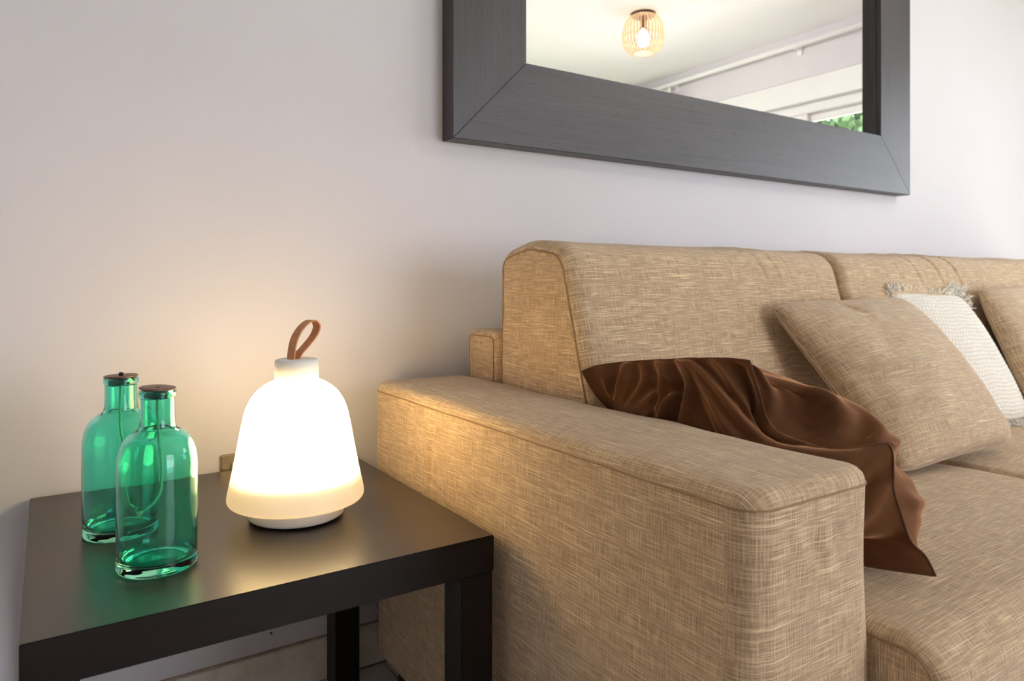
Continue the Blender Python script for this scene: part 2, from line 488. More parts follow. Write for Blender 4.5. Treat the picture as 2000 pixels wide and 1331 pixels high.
# skirting tiles along the photographed wall
bb = st(box('baseboard_back', (XL, D - 0.004, 0.0), (XR, D, 0.086), GROUT))
x = XL + 0.36
while x < XR - 0.41:
    box('tile', (x + 0.001, D - 0.0105, 0.0005), (x + 0.409, D - 0.0035, 0.0835), SKIRT, bb, bev=0.001)
    x += 0.41
st(box('baseboard_left', (XL, YB, 0), (XL + 0.01, D - 0.02, 0.083), SKIRT))
st(box('baseboard_right', (XR - 0.01, YB, 0), (XR, WY0 - 0.05, 0.083), SKIRT))

# balcony door, shutter box and frame
w1 = st(boxes('window_1', [((XR + 0.06, WY0, 0.0), (XR + 0.12, WY0 + 0.07, WZ)), ((XR + 0.06, WY1 - 0.07, 0.0), (XR + 0.12, WY1, WZ)),
        ((XR + 0.05, WY0, WZ - 0.07), (XR + 0.13, WY1, WZ)), ((XR + 0.06, WY0, 0.0), (XR + 0.12, WY1, 0.06))], WHITE, bev=0.003))
for q, (y0, y1, dx) in enumerate(((WY0 + 0.07, -0.17, 0.062), (-0.29, WY1 - 0.07, 0.092))):
    s = boxes('sash', [((XR + dx, y0, 0.06), (XR + dx + 0.03, y0 + 0.055, WZ - 0.07)), ((XR + dx, y1 - 0.055, 0.06), (XR + dx + 0.03, y1, WZ - 0.07)),
        ((XR + dx, y0 + 0.055, WZ - 0.125), (XR + dx + 0.03, y1 - 0.055, WZ - 0.07)), ((XR + dx, y0 + 0.055, 0.06), (XR + dx + 0.03, y1 - 0.055, 0.13))], WHITE, w1, 0.002)
    box('pane', (XR + dx + 0.013, y0 + 0.05, 0.12), (XR + dx + 0.018, y1 - 0.05, WZ - 0.12), PANE, s)
st(box('trim_1', (XR + 0.004, WY0, WZ), (XR + 0.24, WY1, 2.19), WHITE, bev=0.002))   # shutter box cover
# added window behind the camera, an opening for fill light
w2 = st(boxes('fill_window', [((BX0, YB - 0.12, BZ0), (BX0 + 0.06, YB - 0.06, BZ1)), ((BX1 - 0.06, YB - 0.12, BZ0), (BX1, YB - 0.06, BZ1)),
        ((BX0, YB - 0.12, BZ0), (BX1, YB - 0.06, BZ0 + 0.06)), ((BX0, YB - 0.12, BZ1 - 0.06), (BX1, YB - 0.06, BZ1)),
        (((BX0 + BX1) / 2 - 0.04, YB - 0.12, BZ0), ((BX0 + BX1) / 2 + 0.04, YB - 0.06, BZ1))], WHITE, bev=0.002))
for a0, a1 in ((BX0 + 0.05, (BX0 + BX1) / 2 - 0.03), ((BX0 + BX1) / 2 + 0.03, BX1 - 0.05)):
    box('pane', (a0, YB - 0.092, BZ0 + 0.05), (a1, YB - 0.087, BZ1 - 0.05), PANE, w2)
# balcony outside
st(box('balcony_floor', (XR + 0.25, -5.0, -0.15), (XR + 3.2, 5.0, -0.03), tile_mat('pale_terrace_tile', lin(214, 208, 198), lin(226, 221, 212), 0.5, 4)))
soff = st(box('balcony_ceiling', (XR + 0.25, -4.0, 2.30), (5.86, 4.0, 2.45), CEIL))
st(box('ground', (-30, -30, -3.2), (40, 30, -3.0), plain('garden_grass', lin(104, 112, 92), 0.9, noise=0.4, scale=2)))

# curtain rail with brackets and the gathered curtain
cr = thing('curtain_rail', 'white curtain rail under the ceiling above the balcony door', 'curtain rail', (XR - 0.07, 0, 2.405))
tube('rail', [(XR - 0.07, WY0 - 1.0, 2.405), (XR - 0.07, WY1 + 0.12, 2.405)], 0.016, WHITE, cr, 12)
for y in (-1.3, -0.18, 0.9):
    boxes('bracket', [((XR - 0.075, y - 0.012, 2.385), (XR - 0.0, y + 0.012, 2.395)), ((XR - 0.012, y - 0.018, 2.35), (XR, y + 0.018, 2.43))], WHITE, cr, 0.002)
def curtain(name, label, y0, y1, x, amp):
    n, V, F = 160, [], []
    m = 24
    for j in range(m + 1):
        z = 0.03 + (2.384 - 0.03) * j / m
        for i in range(n + 1):
            t = i / n; k = 0.7 + 0.3 * (1 - j / m)
            V.append((x + amp * k * math.sin(t * 2 * math.pi * 9 + 0.4 * math.sin(z * 2)) + 0.006 * math.sin(t * 57 + z), y0 + (y1 - y0) * t, z))
    for j in range(m):
        for i in range(n): a = j * (n + 1) + i; F.append((a, a + 1, a + n + 2, a + n + 1))
    o = mesh_obj(name, V, F, CURT); mo = o.modifiers.new('t', 'SOLIDIFY'); mo.thickness = 0.002
    return tag(o, label, 'curtain')
curtain('curtain', 'white gathered curtain hanging left of the balcony door, seen in the mirror', -2.1, -1.30, XR - 0.07, 0.035)

# balcony downlight
sp = thing('recessed_light', 'round recessed spotlight lit in the white balcony ceiling', 'light', (5.42, 0.16, 2.30))
lathe('trim_ring', [(0.052, 0.0), (0.058, -0.004), (0.047, -0.006), (0.042, 0.0)], WHITE, (5.42, 0.16, 2.30), sp, 40)
lathe('lens', [(0, -0.003), (0.043, -0.003)], SPOT, (5.42, 0.16, 2.30), sp, 40)

# trees beyond the balcony
LEAFS = [plain('leaf_green_a', lin(64, 92, 58), 0.6, noise=0.3, scale=5), plain('leaf_green_b', lin(88, 116, 76), 0.6, noise=0.3, scale=5)]
BARK = plain('bark', lin(96, 80, 64), 0.9, noise=0.3, scale=20)
def tree(loc, R, hz, n, label, mat):
    t = thing('tree', label, 'tree', loc, 'garden trees beyond the balcony')
    V, F = [], []
    r = np.random.default_rng(int(abs(loc[1] * 100)) + 3)
    for k in range(n):
        d = r.normal(size=3); d /= np.linalg.norm(d); rad = R * (0.55 + 0.5 * r.random())
        lump = 1 + 0.22 * math.sin(d[0] * 7 + loc[1]) * math.sin(d[1] * 6) 
        c = np.array(loc) + np.array([0, 0, hz]) + d * rad * lump * np.array([1, 1, 0.85])
        a = r.normal(size=3); a /= np.linalg.norm(a); b = np.cross(a, d); b /= np.linalg.norm(b) + 1e-9
        s = 0.06 + 0.05 * r.random(); i = len(V)
        V += [c - a * s, c - b * s * 0.5 + a * 0.1 * s, c + a * s, c + b * s * 0.5]; F.append((i, i + 1, i + 2, i + 3))
    mesh_obj('foliage', V, F, mat, t, kind='stuff')
    tube('trunk', [(loc[0], loc[1], loc[2]), (loc[0] + 0.05, loc[1] + 0.03, loc[2] + hz * 0.6), (loc[0], loc[1], loc[2] + hz)], np.array([0.14, 0.11, 0.06]), BARK, t, 10)
tree((9.2, 1.9, -3.0), 2.0, 6.3, 9000, 'broad green garden tree nearest the sofa wall beyond the balcony', LEAFS[0])
tree((9.6, -2.9, -3.0), 1.5, 6.0, 6000, 'lighter green garden tree in the middle beyond the balcony', LEAFS[1])
tree((10.6, 6.3, -3.0), 2.1, 6.0, 3000, 'dark green garden tree far to the side beyond the balcony', LEAFS[0])

# ------------------------------------------------------------------ wall mirror
ML, MR, MZ0, MZ1, MW, MT = 0.7466, 2.6551, 1.118, 2.058, 0.196, 0.049
mir = thing('wall_mirror', 'large wall mirror in a wide flat black-brown wooden frame above the sofa', 'mirror', ((ML + MR) / 2, D, MZ0))
YF = D - MT; YG = YF + 0.034
def frame_piece(p0, p1, inn):
    """mitred rail: p0, p1 outer corners (x, z); inn unit vector towards the glass; stepped inner edge"""
    p0, p1, inn = map(lambda v: np.array(v, float), (p0, p1, inn)); al = (p1 - p0) / np.linalg.norm(p1 - p0)
    prof = [(0, D), (0, YF + 0.0015), (0.0015, YF), (MW - 0.0012, YF), (MW, YF + 0.0012), (MW, YF + 0.017), (MW + 0.003, YF + 0.017), (MW + 0.003, YG + 0.004), (MW - 0.02, D)]
    g = 0.0011
    V, F, UV = [], [], []
    for e, (p, sg) in enumerate(((p0, 1), (p1, -1))):
        for d, y in prof:
            q = p + inn * d + al * sg * (d + g); V.append((q[0], y, q[1]))
    n = len(prof); L = np.linalg.norm(p1 - p0); dist = np.r_[0, np.cumsum([math.dist(prof[i], prof[(i + 1) % n]) for i in range(n)])]
    for k in range(n):
        k2 = (k + 1) % n; F.append((k, n + k, n + k2, k2))
        UV += [(prof[k][0], dist[k]), (L - prof[k][0], dist[k]), (L - prof[k2][0], dist[k + 1]), (prof[k2][0], dist[k + 1])]
    F.append(tuple(range(n))); UV += [(0, dist[k]) for k in range(n)]
    F.append(tuple(n + k for k in range(n))[::-1]); UV += [(0, dist[k]) for k in range(n)][::-1]
    import bmesh
    o = mesh_obj('frame_rail', V, F, WFRM, mir, UV, smooth=False)
    bm = bmesh.new(); bm.from_mesh(o.data); bmesh.ops.recalc_face_normals(bm, faces=bm.faces); bm.to_mesh(o.data); bm.free()
    return o
frame_piece((ML, MZ0), (MR, MZ0), (0, 1)); frame_piece((ML, MZ1), (MR, MZ1), (0, -1))
frame_piece((ML, MZ0), (ML, MZ1), (1, 0)); frame_piece((MR, MZ0), (MR, MZ1), (-1, 0))
MIRM = plain('silvered_glass', (0.98, 0.985, 0.98, 1), 0.0, 1.0)
box('mirror_glass', (ML + MW - 0.006, YG, MZ0 + MW - 0.006), (MR - MW + 0.006, YG + 0.004, MZ1 - MW + 0.006), MIRM, mir)

# ------------------------------------------------------------------ ceiling lamp
LX, LY = 3.19, -0.50
cl = thing('ceiling_lamp', 'ceiling lamp with a round cage of thin pale wooden slats around a lit bulb', 'lamp', (LX, LY, ZC))
SLAT = translucent('thin_pale_wood', lin(240, 214, 178), 0.2)
DARKM = plain('dark_bronze', lin(70, 56, 42), 0.5, 0.6, noise=0.2)
lathe('ceiling_plate', [(0, 0), (0.078, 0), (0.078, -0.012), (0.07, -0.018), (0, -0.018)], DARKM, (LX, LY, ZC - 0.0005), cl, 48)
lathe('lamp_socket', [(0, -0.018), (0.02, -0.018), (0.02, -0.085), (0.024, -0.09), (0.024, -0.1), (0, -0.1)], DARKM, (LX, LY, ZC), cl, 24)
lathe('bulb', [(0.012, -0.1), (0.016, -0.11), (0.03, -0.135), (0.037, -0.16), (0.033, -0.185), (0.02, -0.2), (0, -0.205)], BULB, (LX, LY, ZC), cl, 32)
cage = [(0.076, -0.014), (0.098, -0.03), (0.118, -0.06), (0.129, -0.1), (0.132, -0.14), (0.128, -0.18), (0.116, -0.215), (0.095, -0.24), (0.07, -0.25)]
cg = catmull(cage, 3)
V, F = [], []
hw = 0.0042
for i, (r, z) in enumerate(cg):
    for s, dr in ((-hw, 0), (hw, 0), (hw, -0.002), (-hw, -0.002)): V.append((r + dr, s, z))
for i in range(len(cg) - 1):
    for k in range(4): F.append((4 * i + k, 4 * i + (k + 1) % 4, 4 * i + 4 + (k + 1) % 4, 4 * i + 4 + k))
F += [(3, 2, 1, 0), tuple(4 * (len(cg) - 1) + k for k in range(4))]
s0 = mesh_obj('slat', V, F, SLAT, smooth=False); s0.parent = cl
for k in range(1, 36):
    o = bpy.data.objects.new('slat', s0.data); COL.objects.link(o); o.parent = cl; o.rotation_euler = (0, 0, 2 * math.pi * k / 36)
for r, z in ((0.067, -0.249), (0.128, -0.145)):
    tube('ring', [(LX + (r - 0.004) * math.cos(a), LY + (r - 0.004) * math.sin(a), ZC + z) for a in np.linspace(0, 2 * math.pi, 48, endpoint=False)], 0.003, SLAT, cl, 6, True)

# ------------------------------------------------------------------ side table
TX0, TY0, TS, TZ = -0.0227, 0.830, 0.55, 0.45
tb = thing('side_table', 'square black-brown side table with thick top and legs beside the sofa arm', 'table', (TX0 + TS / 2, TY0 + TS / 2, 0))
top = box('tabletop', (TX0, TY0, TZ - 0.05), (TX0 + TS, TY0 + TS, TZ), WTAB, tb, 0.0012)
top.data.materials.append(WSHADE)
for p in top.data.polygons:
    if p.normal.z < 0.6: p.material_index = 1  # sides and underside take the shaded copy
for i in (0, 1):
    for j in (0, 1):
        xa = TX0 + 0.0015 if i == 0 else TX0 + TS - 0.0515; ya = TY0 + 0.0015 if j == 0 else TY0 + TS - 0.0515
        box('leg', (xa, ya, 0.0005), (xa + 0.05, ya + 0.05, TZ - 0.0505), WSHADE, tb, 0.0012)

# ------------------------------------------------------------------ table lamp
lx, ly, lz = 0.319, 1.060, TZ
tl = thing('table_lamp', 'lit white opal table lamp with a tan leather loop on the black side table', 'lamp', (lx, ly, lz))
c = (lx, ly, lz)
lathe('foot_pad', [(0, 0.0004), (0.063, 0.0004), (0.064, 0.003), (0, 0.003)], BLACK, c, tl)
lathe('base', [(0, 0.003), (0.0665, 0.003), (0.0695, 0.0045), (0.070, 0.007), (0.070, 0.034), (0.067, 0.0355), (0, 0.0355)], PLAST, c, tl)
shade = [(0.060, 0.0255), (0.088, 0.0255), (0.0955, 0.0268), (0.0992, 0.0300), (0.1000, 0.0340), (0.0990, 0.0420), (0.0955, 0.0580), (0.0905, 0.0820), (0.0858, 0.106), (0.0815, 0.130), (0.0775, 0.150),
         (0.0735, 0.165), (0.0670, 0.179), (0.0580, 0.1905), (0.0465, 0.1995), (0.0350, 0.2055), (0.0320, 0.2070)]
shade = [(max(r, 0.001), z) for r, z in catmull(shade, 4)]
zs = 0.076
lathe('shade', [p for p in shade if p[1] >= zs], SHADE_GLOW, c, tl, 128)
k_ = [i for i, p in enumerate(shade) if p[1] >= zs][0]
lathe('shade_rim', shade[:k_ + 1], OPAL, c, tl, 128)
lathe('rim_shading_plate', [(0, 0.060), (0.091, 0.060), (0.091, 0.062), (0, 0.062)], OPAL, c, tl, 96)  # unseen plate, added to dim the light reaching the rim
lathe('light_source', [(0, 0.092), (0.036, 0.092), (0.040, 0.098), (0.040, 0.12), (0.036, 0.15), (0.026, 0.172), (0, 0.180)], LAMP_GLOW, c, tl, 48)
lathe('collar', [(0, 0.2045), (0.0310, 0.2045), (0.0322, 0.206), (0.0322, 0.2345), (0.0305, 0.237), (0.0275, 0.2378), (0, 0.2372)], PLAST, c, tl)
# leather loop: ribbon 9 mm wide
lp = catmull([(-0.001, -0.001), (0.0005, 0.012), (0.003, 0.026), (0.009, 0.040), (0.019, 0.052), (0.029, 0.057), (0.036, 0.053), (0.0375, 0.044), (0.032, 0.032), (0.022, 0.020), (0.012, 0.009), (0.006, -0.001)], 6)
ra = 0.35; ux, uy = math.cos(ra), math.sin(ra)
V, F = [], []
T = np.gradient(lp, axis=0); T /= np.linalg.norm(T, axis=1)[:, None]; Nn = np.stack([-T[:, 1], T[:, 0]], 1)
for (p, nn) in zip(lp, Nn):
    for wd, th in ((-0.0085, 0.0009), (0.0085, 0.0009), (0.0085, -0.0009), (-0.0085, -0.0009)):
        q = p + nn * th
        V.append((lx - 0.008 + q[0] * 1.25 * ux - wd * uy, ly + 0.0 + q[0] * 1.25 * uy + wd * ux, lz + 0.2375 + q[1]))
for i in range(len(lp) - 1):
    for k in range(4): F.append((4 * i + k, 4 * i + (k + 1) % 4, 4 * i + 4 + (k + 1) % 4, 4 * i + 4 + k))
F += [(3, 2, 1, 0), tuple(4 * (len(lp) - 1) + k for k in range(4))]
mesh_obj('leather_loop', V, F, LEA, tl, smooth=False)

# ------------------------------------------------------------------ green bottles
RUST = plain('tarnished_metal', lin(128, 94, 76), 0.45, 0.25, noise=0.4, scale=150)
CORD = plain('cotton_cord', lin(205, 214, 168), 0.9, noise=0.2, scale=500)
LIDRIM = plain('lid_edge_metal', lin(120, 130, 130), 0.3, 0.9, noise=0.3, scale=120)
def bottle(x, y, z, label, R, Ht, lidtilt, cord, knot):
    t = thing('glass_bottle', label, 'bottle', (x, y, z), 'green glass bottles on the side table')
    k = Ht / 0.214
    out = [(0, 0.0035), (0.028, 0.003), (R * 0.80, 0.0008), (R * 0.93, 0.0006), (R * 0.985, 0.004), (R, 0.010), (R * 0.985, 0.016), (R * 0.985, 0.03), (R * 0.995, 0.08 * k), (R * 0.99, 0.120 * k), (R * 0.975, 0.132 * k), (R * 0.93, 0.143 * k), (R * 0.84, 0.153 * k), (R * 0.72, 0.160 * k), (R * 0.58, 0.1645 * k), (R * 0.475, 0.168 * k), (R * 0.435, 0.174 * k), (R * 0.425, 0.185 * k), (R * 0.42, 0.203 * k), (R * 0.43, 0.205 * k), (R * 0.455, 0.2065 * k), (R * 0.462, 0.209 * k), (R * 0.455, 0.2125 * k), (R * 0.42, 0.214 * k)]
    inn = [(R * 0.36, 0.213 * k), (R * 0.345, 0.205 * k), (R * 0.345, 0.175 * k), (R * 0.38, 0.167 * k), (R * 0.52, 0.160 * k), (R * 0.70, 0.154 * k), (R * 0.82, 0.145 * k), (R * 0.90, 0.133 * k), (R * 0.935, 0.118 * k), (R * 0.94, 0.08 * k), (R * 0.935, 0.03), (R * 0.92, 0.020), (R * 0.86, 0.0135), (R * 0.70, 0.011), (0.020, 0.0125), (0, 0.014)]
    o1 = catmull(out, 3); i1 = catmull(inn, 3); o1[:, 0] = np.clip(o1[:, 0], 0, None); i1[:, 0] = np.clip(i1[:, 0], 0, None)
    lathe('glass_body', [tuple(p) for p in o1] + [tuple(p) for p in i1], GREEN, (x, y, z), t, 96)
    zt = 0.2145 * k; lr = R * 0.45
    piv = np.array([x, y, z + zt])
    tl_ = ((math.sin(0.6), math.cos(0.6), 0), lidtilt, piv)
    lathe('lid', [(0.003, 0.0005), (lr - 0.001, 0.0005), (lr, 0.0010), (lr, 0.0022), (lr - 0.001, 0.0028), (0.003, 0.0024)], RUST, (x, y, z + zt), t, 64, tl_)
    lathe('lid_collar', [(R * 0.335, 0.0005), (R * 0.335, -0.008), (R * 0.32, -0.008), (R * 0.32, 0.0005)], LIDRIM, (x, y, z + zt), t, 48, tl_)
    P = catmull([(x + a, y + b, z + zc * k) for a, b, zc in cord], 6)
    ct = tube('cord', P, 0.0017, CORD, t, 8)
    # frayed end
    e = P[-1]; dr = P[-1] - P[-4]; dr /= np.linalg.norm(dr); V, F = [], []
    for q in range(9):
        a = random.uniform(-0.7, 0.7); v = dr + np.array([0.3 * math.sin(q * 2.1), 0.3 * math.cos(q * 2.1), 0.45 * math.sin(q * 1.3 + 1)])
        v /= np.linalg.norm(v); s, f = tube_data([e - dr * 0.002, e + v * 0.004, e + v * 0.0085], 0.0007, 5); n0 = len(V)
        V += list(s); F += [tuple(i + n0 for i in ff) for ff in f]
    mesh_obj('frayed_end', V, F, CORD, ct)
    if knot: lathe('knot', [(0, 0.0), (0.0028, 0.0), (0.0033, 0.002), (0.0028, 0.0042), (0, 0.005)], BLACK, (x, y, z + zt + 0.0022), t, 16)
    return t
bottle(0.089, 1.127, TZ, 'green glass bottle standing behind, nearer the wall, partly hidden', 0.0490, 0.219, -0.02,
       [(0, 0, 0.214), (-0.0005, 0, 0.19), (-0.001, 0, 0.15), (0.003, 0.0, 0.12), (0.000, 0.0, 0.095), (-0.003, -0.004, 0.07), (0.0, -0.008, 0.045), (0.01, -0.01, 0.035)], True)
bottle(0.117, 0.969, TZ, 'green glass bottle standing in front, nearer the camera, tilted metal lid', 0.0470, 0.220, 0.06,
       [(0, 0, 0.214), (0.000, 0, 0.19), (0.001, 0, 0.16), (0.004, 0.0, 0.13), (0.0045, 0.0, 0.105), (0.003, 0.0, 0.09), (-0.004, -0.001, 0.078), (-0.016, -0.002, 0.070)], False)

# ------------------------------------------------------------------ wall plate behind the lamp
wp = thing('wall_switch', 'brushed nickel switch plate on the wall behind the table lamp', 'switch', (0.315, D, 0.44))
box('plate', (0.274, D - 0.007, 0.395), (0.356, D, 0.4785), NICK, wp, 0.002)
box('rocker', (0.291, D - 0.0115, 0.412), (0.339, D - 0.006, 0.463), NICK, wp, 0.002)
nail = lathe('nail', [(0, 0), (0.0022, 0.0), (0.002, 0.0012), (0, 0.0016)], BLACK, (0, 0, 0), None, 16)
nail.rotation_euler = (math.pi / 2, 0, 0); nail.location = (0.369, D - 0.0002, 0.118)
tag(nail, 'tiny dark nail in the white wall just above the skirting under the table', 'nail')

# ------------------------------------------------------------------ sofa
AX0, AX1, AY0, AY1, AZ = 0.560, 0.768, 0.425, 1.335, 0.594
sofa = thing('sofa', 'beige slub fabric sofa with wide box arm and thick back cushions', 'sofa', (2.2, 0.85, 0))

def gauss(v, c, s): return np.exp(-((v - c) / s) ** 2)
def sstep(v, a, b): t = np.clip((v - a) / (b - a), 0, 1); return t * t * (3 - 2 * t)

def arm_disp(V, N):
    x, y, z = V.T
    d = 0.0018 * snoise(V, 22, 1) 
    d += 0.004 * gauss(z, 0.35, 0.2) * (np.abs(N[:, 0]) > 0.6)
    # buckles under the front top seam
    fr = (N[:, 1] < -0.4)
    for xc, am in ((0.625, 0.0022), (0.648, -0.002), (0.668, 0.002), (0.69, -0.0016)):
        d += fr * am * gauss(x + 0.3 * (z - 0.56), xc, 0.007) * gauss(z, 0.53, 0.03)
    # vertical join in the outer side panel
    d += -0.006 * (N[:, 0] < -0.6) * gauss(y + 0.02 * sstep(z, 0.5, 0.58), 1.085, 0.004) * sstep(z, 0.40, 0.50) * (1 - sstep(z, 0.555, 0.57))
    # slackness along the top edge
    d += 0.0004 * np.sin(y * 60 + x * 20) * gauss(z, AZ - 0.005, 0.02) * (np.abs(N[:, 2]) > 0.3)
    return d
prof = round_poly([(AX0, AY0), (AX1, AY0), (AX1, AY1), (AX0, AY1)], [0.034, 0.03, 0.03, 0.03], 0.006)
V, F, UV, sm_ = loft(prof, 0.055, 0.603, 0.014, 0.018, lambda p, t: (p[0], p[1], t), 0.008, crown_b=0.005, disp=arm_disp, cap_swap=True, low=True)
arm = mesh_obj('armrest', V, F, FAB, sofa, UV)
def seam(path, parent, r=0.0011): return tube('seam', path, r, SEAM, parent, 6, True)
seam(sm_[1], arm)
AX0b, AX1b = 3.74, 3.95
V, F, UV, sm2 = loft(round_poly([(AX0b, AY0), (AX1b, AY0), (AX1b, AY1), (AX0b, AY1)], [0.03] * 4, 0.02), 0.055, AZ - 0.004, 0.014, 0.026, lambda p, t: (p[0], p[1], t), 0.03, crown_b=0.006, cap_swap=True)
seam(sm2[1], mesh_obj('armrest', V, F, FAB, sofa, UV))

# back frame behind the cushions
V, F, UV, s3 = loft(round_poly([(1.212, 0.06), (1.335, 0.06), (1.335, 0.702), (1.212, 0.702)], [0.01, 0.01, 0.02, 0.02], 0.02), 0.776, 3.735, 0.018, 0.018, lambda p, t: (t, p[0], p[1]), 0.06, side_swap=True)
bf = mesh_obj('back_frame', V, F, FAB, sofa, UV); seam(s3[0], bf)

# seats
def seat(x0, x1, n):
    pr = round_poly([(0.350, 0.062), (1.205, 0.062), (1.205, 0.420), (0.350, 0.428)], [0.012, 0.01, 0.02, 0.052], 0.009)
    def dp(V, N):
        x, y, z = V.T; u = (x - x0) / (x1 - x0)
        return 0.0022 * snoise(V, 16, 20 + n) + (N[:, 2] > 0.5) * (0.010 * np.sin(np.pi * np.clip(u, 0, 1)) ** 0.6 * sstep(y, 0.36, 0.6) - 0.004)
    V, F, UV, s = loft(pr, x0, x1, 0.022, 0.022, lambda p, t: (t, p[0], p[1]), 0.012, crown_a=0.004, crown_b=0.004, disp=dp, side_swap=True, cap_swap=True)
    o = mesh_obj('seat', V, F, FAB, sofa, UV); seam(s[0], o, 0.0017); seam(s[1], o, 0.0017)
seat(0.772, 1.598, 1); seat(1.604, 2.88, 2); seat(2.886, 3.736, 3)

# back cushions
def backc(x0, x1, n, creases):
    pr = round_poly([(0.862, 0.42), (1.208, 0.42), (1.208, 0.862), (1.10, 0.884), (0.985, 0.868)], [0.02, 0.02, 0.045, 0.16, 0.062], 0.008)
    def dp(V, N):
        x, y, z = V.T; u = np.clip((x - x0) / (x1 - x0), 0, 1)
        d = 0.0025 * snoise(V, 13, 40 + n)
        d += (N[:, 1] < -0.3) * 0.012 * np.sin(np.pi * u) ** 0.7 * gauss(z, 0.63, 0.2)
        for xc, am, lean in creases:
            d -= am * gauss(x - lean * (z - 0.84), xc, 0.0045) * sstep(z, 0.76, 0.83) * (N[:, 2] > -0.3) * (np.abs(N[:, 0]) < 0.7)
            d += 0.6 * am * gauss(x - lean * (z - 0.84), xc + 0.014, 0.010) * sstep(z, 0.76, 0.83) * (np.abs(N[:, 0]) < 0.7)
        return d
    V, F, UV, s = loft(pr, x0, x1, 0.024, 0.024, lambda p, t: (t, p[0], p[1]), 0.0035 if n < 3 else 0.02, crown_a=0.010, crown_b=0.010, disp=dp, side_swap=True)
    o = mesh_obj('back_cushion', V, F, FAB, sofa, UV); seam(s[0], o, 0.0016); seam(s[1], o, 0.0016)
backc(0.776, 1.592, 1, [(1.30, 0.0012, -0.25), (1.345, 0.0014, -0.25), (1.39, 0.001, -0.25)])
backc(1.604, 2.88, 2, [(1.86, 0.0012, -0.3), (1.95, 0.002, -0.3), (2.06, 0.0032, -0.35), (2.16, 0.0036, -0.35), (2.28, 0.0012, -0.3)])
backc(2.892, 3.732, 3, [])
for fx, fy in ((0.592, 1.10), (0.592, 0.47), (3.79, 1.10), (3.79, 0.47), (1.58, 0.47), (1.58, 1.10), (2.86, 0.47), (2.86, 1.1)):
    box('foot', (fx, fy, 0.0005), (fx + 0.13, fy + 0.19, 0.062), BLACK, sofa, 0.003)

# ------------------------------------------------------------------ scatter cushions
def pillow(name, label, BL, BR, TL, TR, thick, mat, seed, n=72, pinch=0.035, uvrot=0, wr=1.0, folds=(), fine=None, rear=0.4):
    """square cushion from its four corner points; front faces the camera side (-y, +z)"""
    BL, BR, TL, TR = [np.array(p, float) for p in (BL, BR, TL, TR)]
    nrm = np.cross(BR - BL, TL - BL); nrm /= np.linalg.norm(nrm)
    if nrm[1] > 0: nrm = -nrm
    W = np.linalg.norm(BR - BL); Hh = np.linalg.norm(TL - BL)
    root = thing(name, label, 'cushion', tuple((BL + BR) / 2))
    s = np.linspace(0, 1, n + 1); S, Tt = np.meshgrid(s, s)
    a, b = 2 * S - 1, 2 * Tt - 1
    a2 = a * (1 - pinch * (1 - b * b) * np.abs(a) ** 2); b2 = b * (1 - pinch * (1 - a * a) * np.abs(b) ** 2)
    cr = 1 - 0.055 * (a * a * b * b) ** 3; a2 = a2 * cr; b2 = b2 * cr
    S2, T2 = (a2 + 1) / 2, (b2 + 1) / 2
    P = (BL * ((1 - S2) * (1 - T2))[..., None] + BR * (S2 * (1 - T2))[..., None] + TL * ((1 - S2) * T2)[..., None] + TR * (S2 * T2)[..., None])
    base = ((1 - a ** 2).clip(0) * (1 - b ** 2).clip(0)) ** 0.35
    fat = base * (1 + 0.10 * -b)
    Vs, Fs, UVs = [], [], []
    for sd, sg in enumerate((1, -1)):
        Q = P.reshape(-1, 3)
        nz = snoise(Q, 18, seed + sd, 3) * 0.006 * wr
        d = fat.reshape(-1) * thick / 2 + nz * np.minimum(1, base.reshape(-1) * 1.6)
        for (s0, t0, s1, t1, wdt, am) in (folds if sg > 0 else ()):
            px_, py_ = S.reshape(-1) - s0, Tt.reshape(-1) - t0; dx, dy = s1 - s0, t1 - t0; L2 = dx * dx + dy * dy
            k = np.clip((px_ * dx + py_ * dy) / L2, 0, 1); dd = np.hypot(px_ - k * dx, py_ - k * dy)
            d += 2.0 * am * np.exp(-(dd / wdt) ** 2) * np.sin(np.pi * (0.12 + 0.8 * k))
        if fine is not None and sg > 0: d += fine(S.reshape(-1) * W, Tt.reshape(-1) * Hh) * np.minimum(1, base.reshape(-1) * 2)
        if sg < 0: d = d * rear
        Vs.append(Q + nrm * sg * d[:, None])
        off = sd * (n + 1) ** 2
        for j in range(n):
            for i in range(n):
                q = [j * (n + 1) + i, j * (n + 1) + i + 1, (j + 1) * (n + 1) + i + 1, (j + 1) * (n + 1) + i]
                uvq = [(S.flat[k] * W + seed * 0.37, Tt.flat[k] * Hh + seed * 0.21) for k in q]
                if uvrot: uvq = [(v, u) for u, v in uvq]
                if sg < 0: q = q[::-1]; uvq = uvq[::-1]
                Fs.append(tuple(k + off for k in q)); UVs += uvq
    V = np.vstack(Vs)
    o = mesh_obj('cushion_cover', V, Fs, mat, root, UVs)
    import bmesh
    bm = bmesh.new(); bm.from_mesh(o.data); bmesh.ops.remove_doubles(bm, verts=bm.verts, dist=1e-5)
    bmesh.ops.recalc_face_normals(bm, faces=bm.faces); bm.to_mesh(o.data); bm.free()
    E = np.vstack([P[0, :-1], P[:-1, -1], P[-1, :0:-1], P[:0:-1, 0]])
    return root, o, P, nrm, E
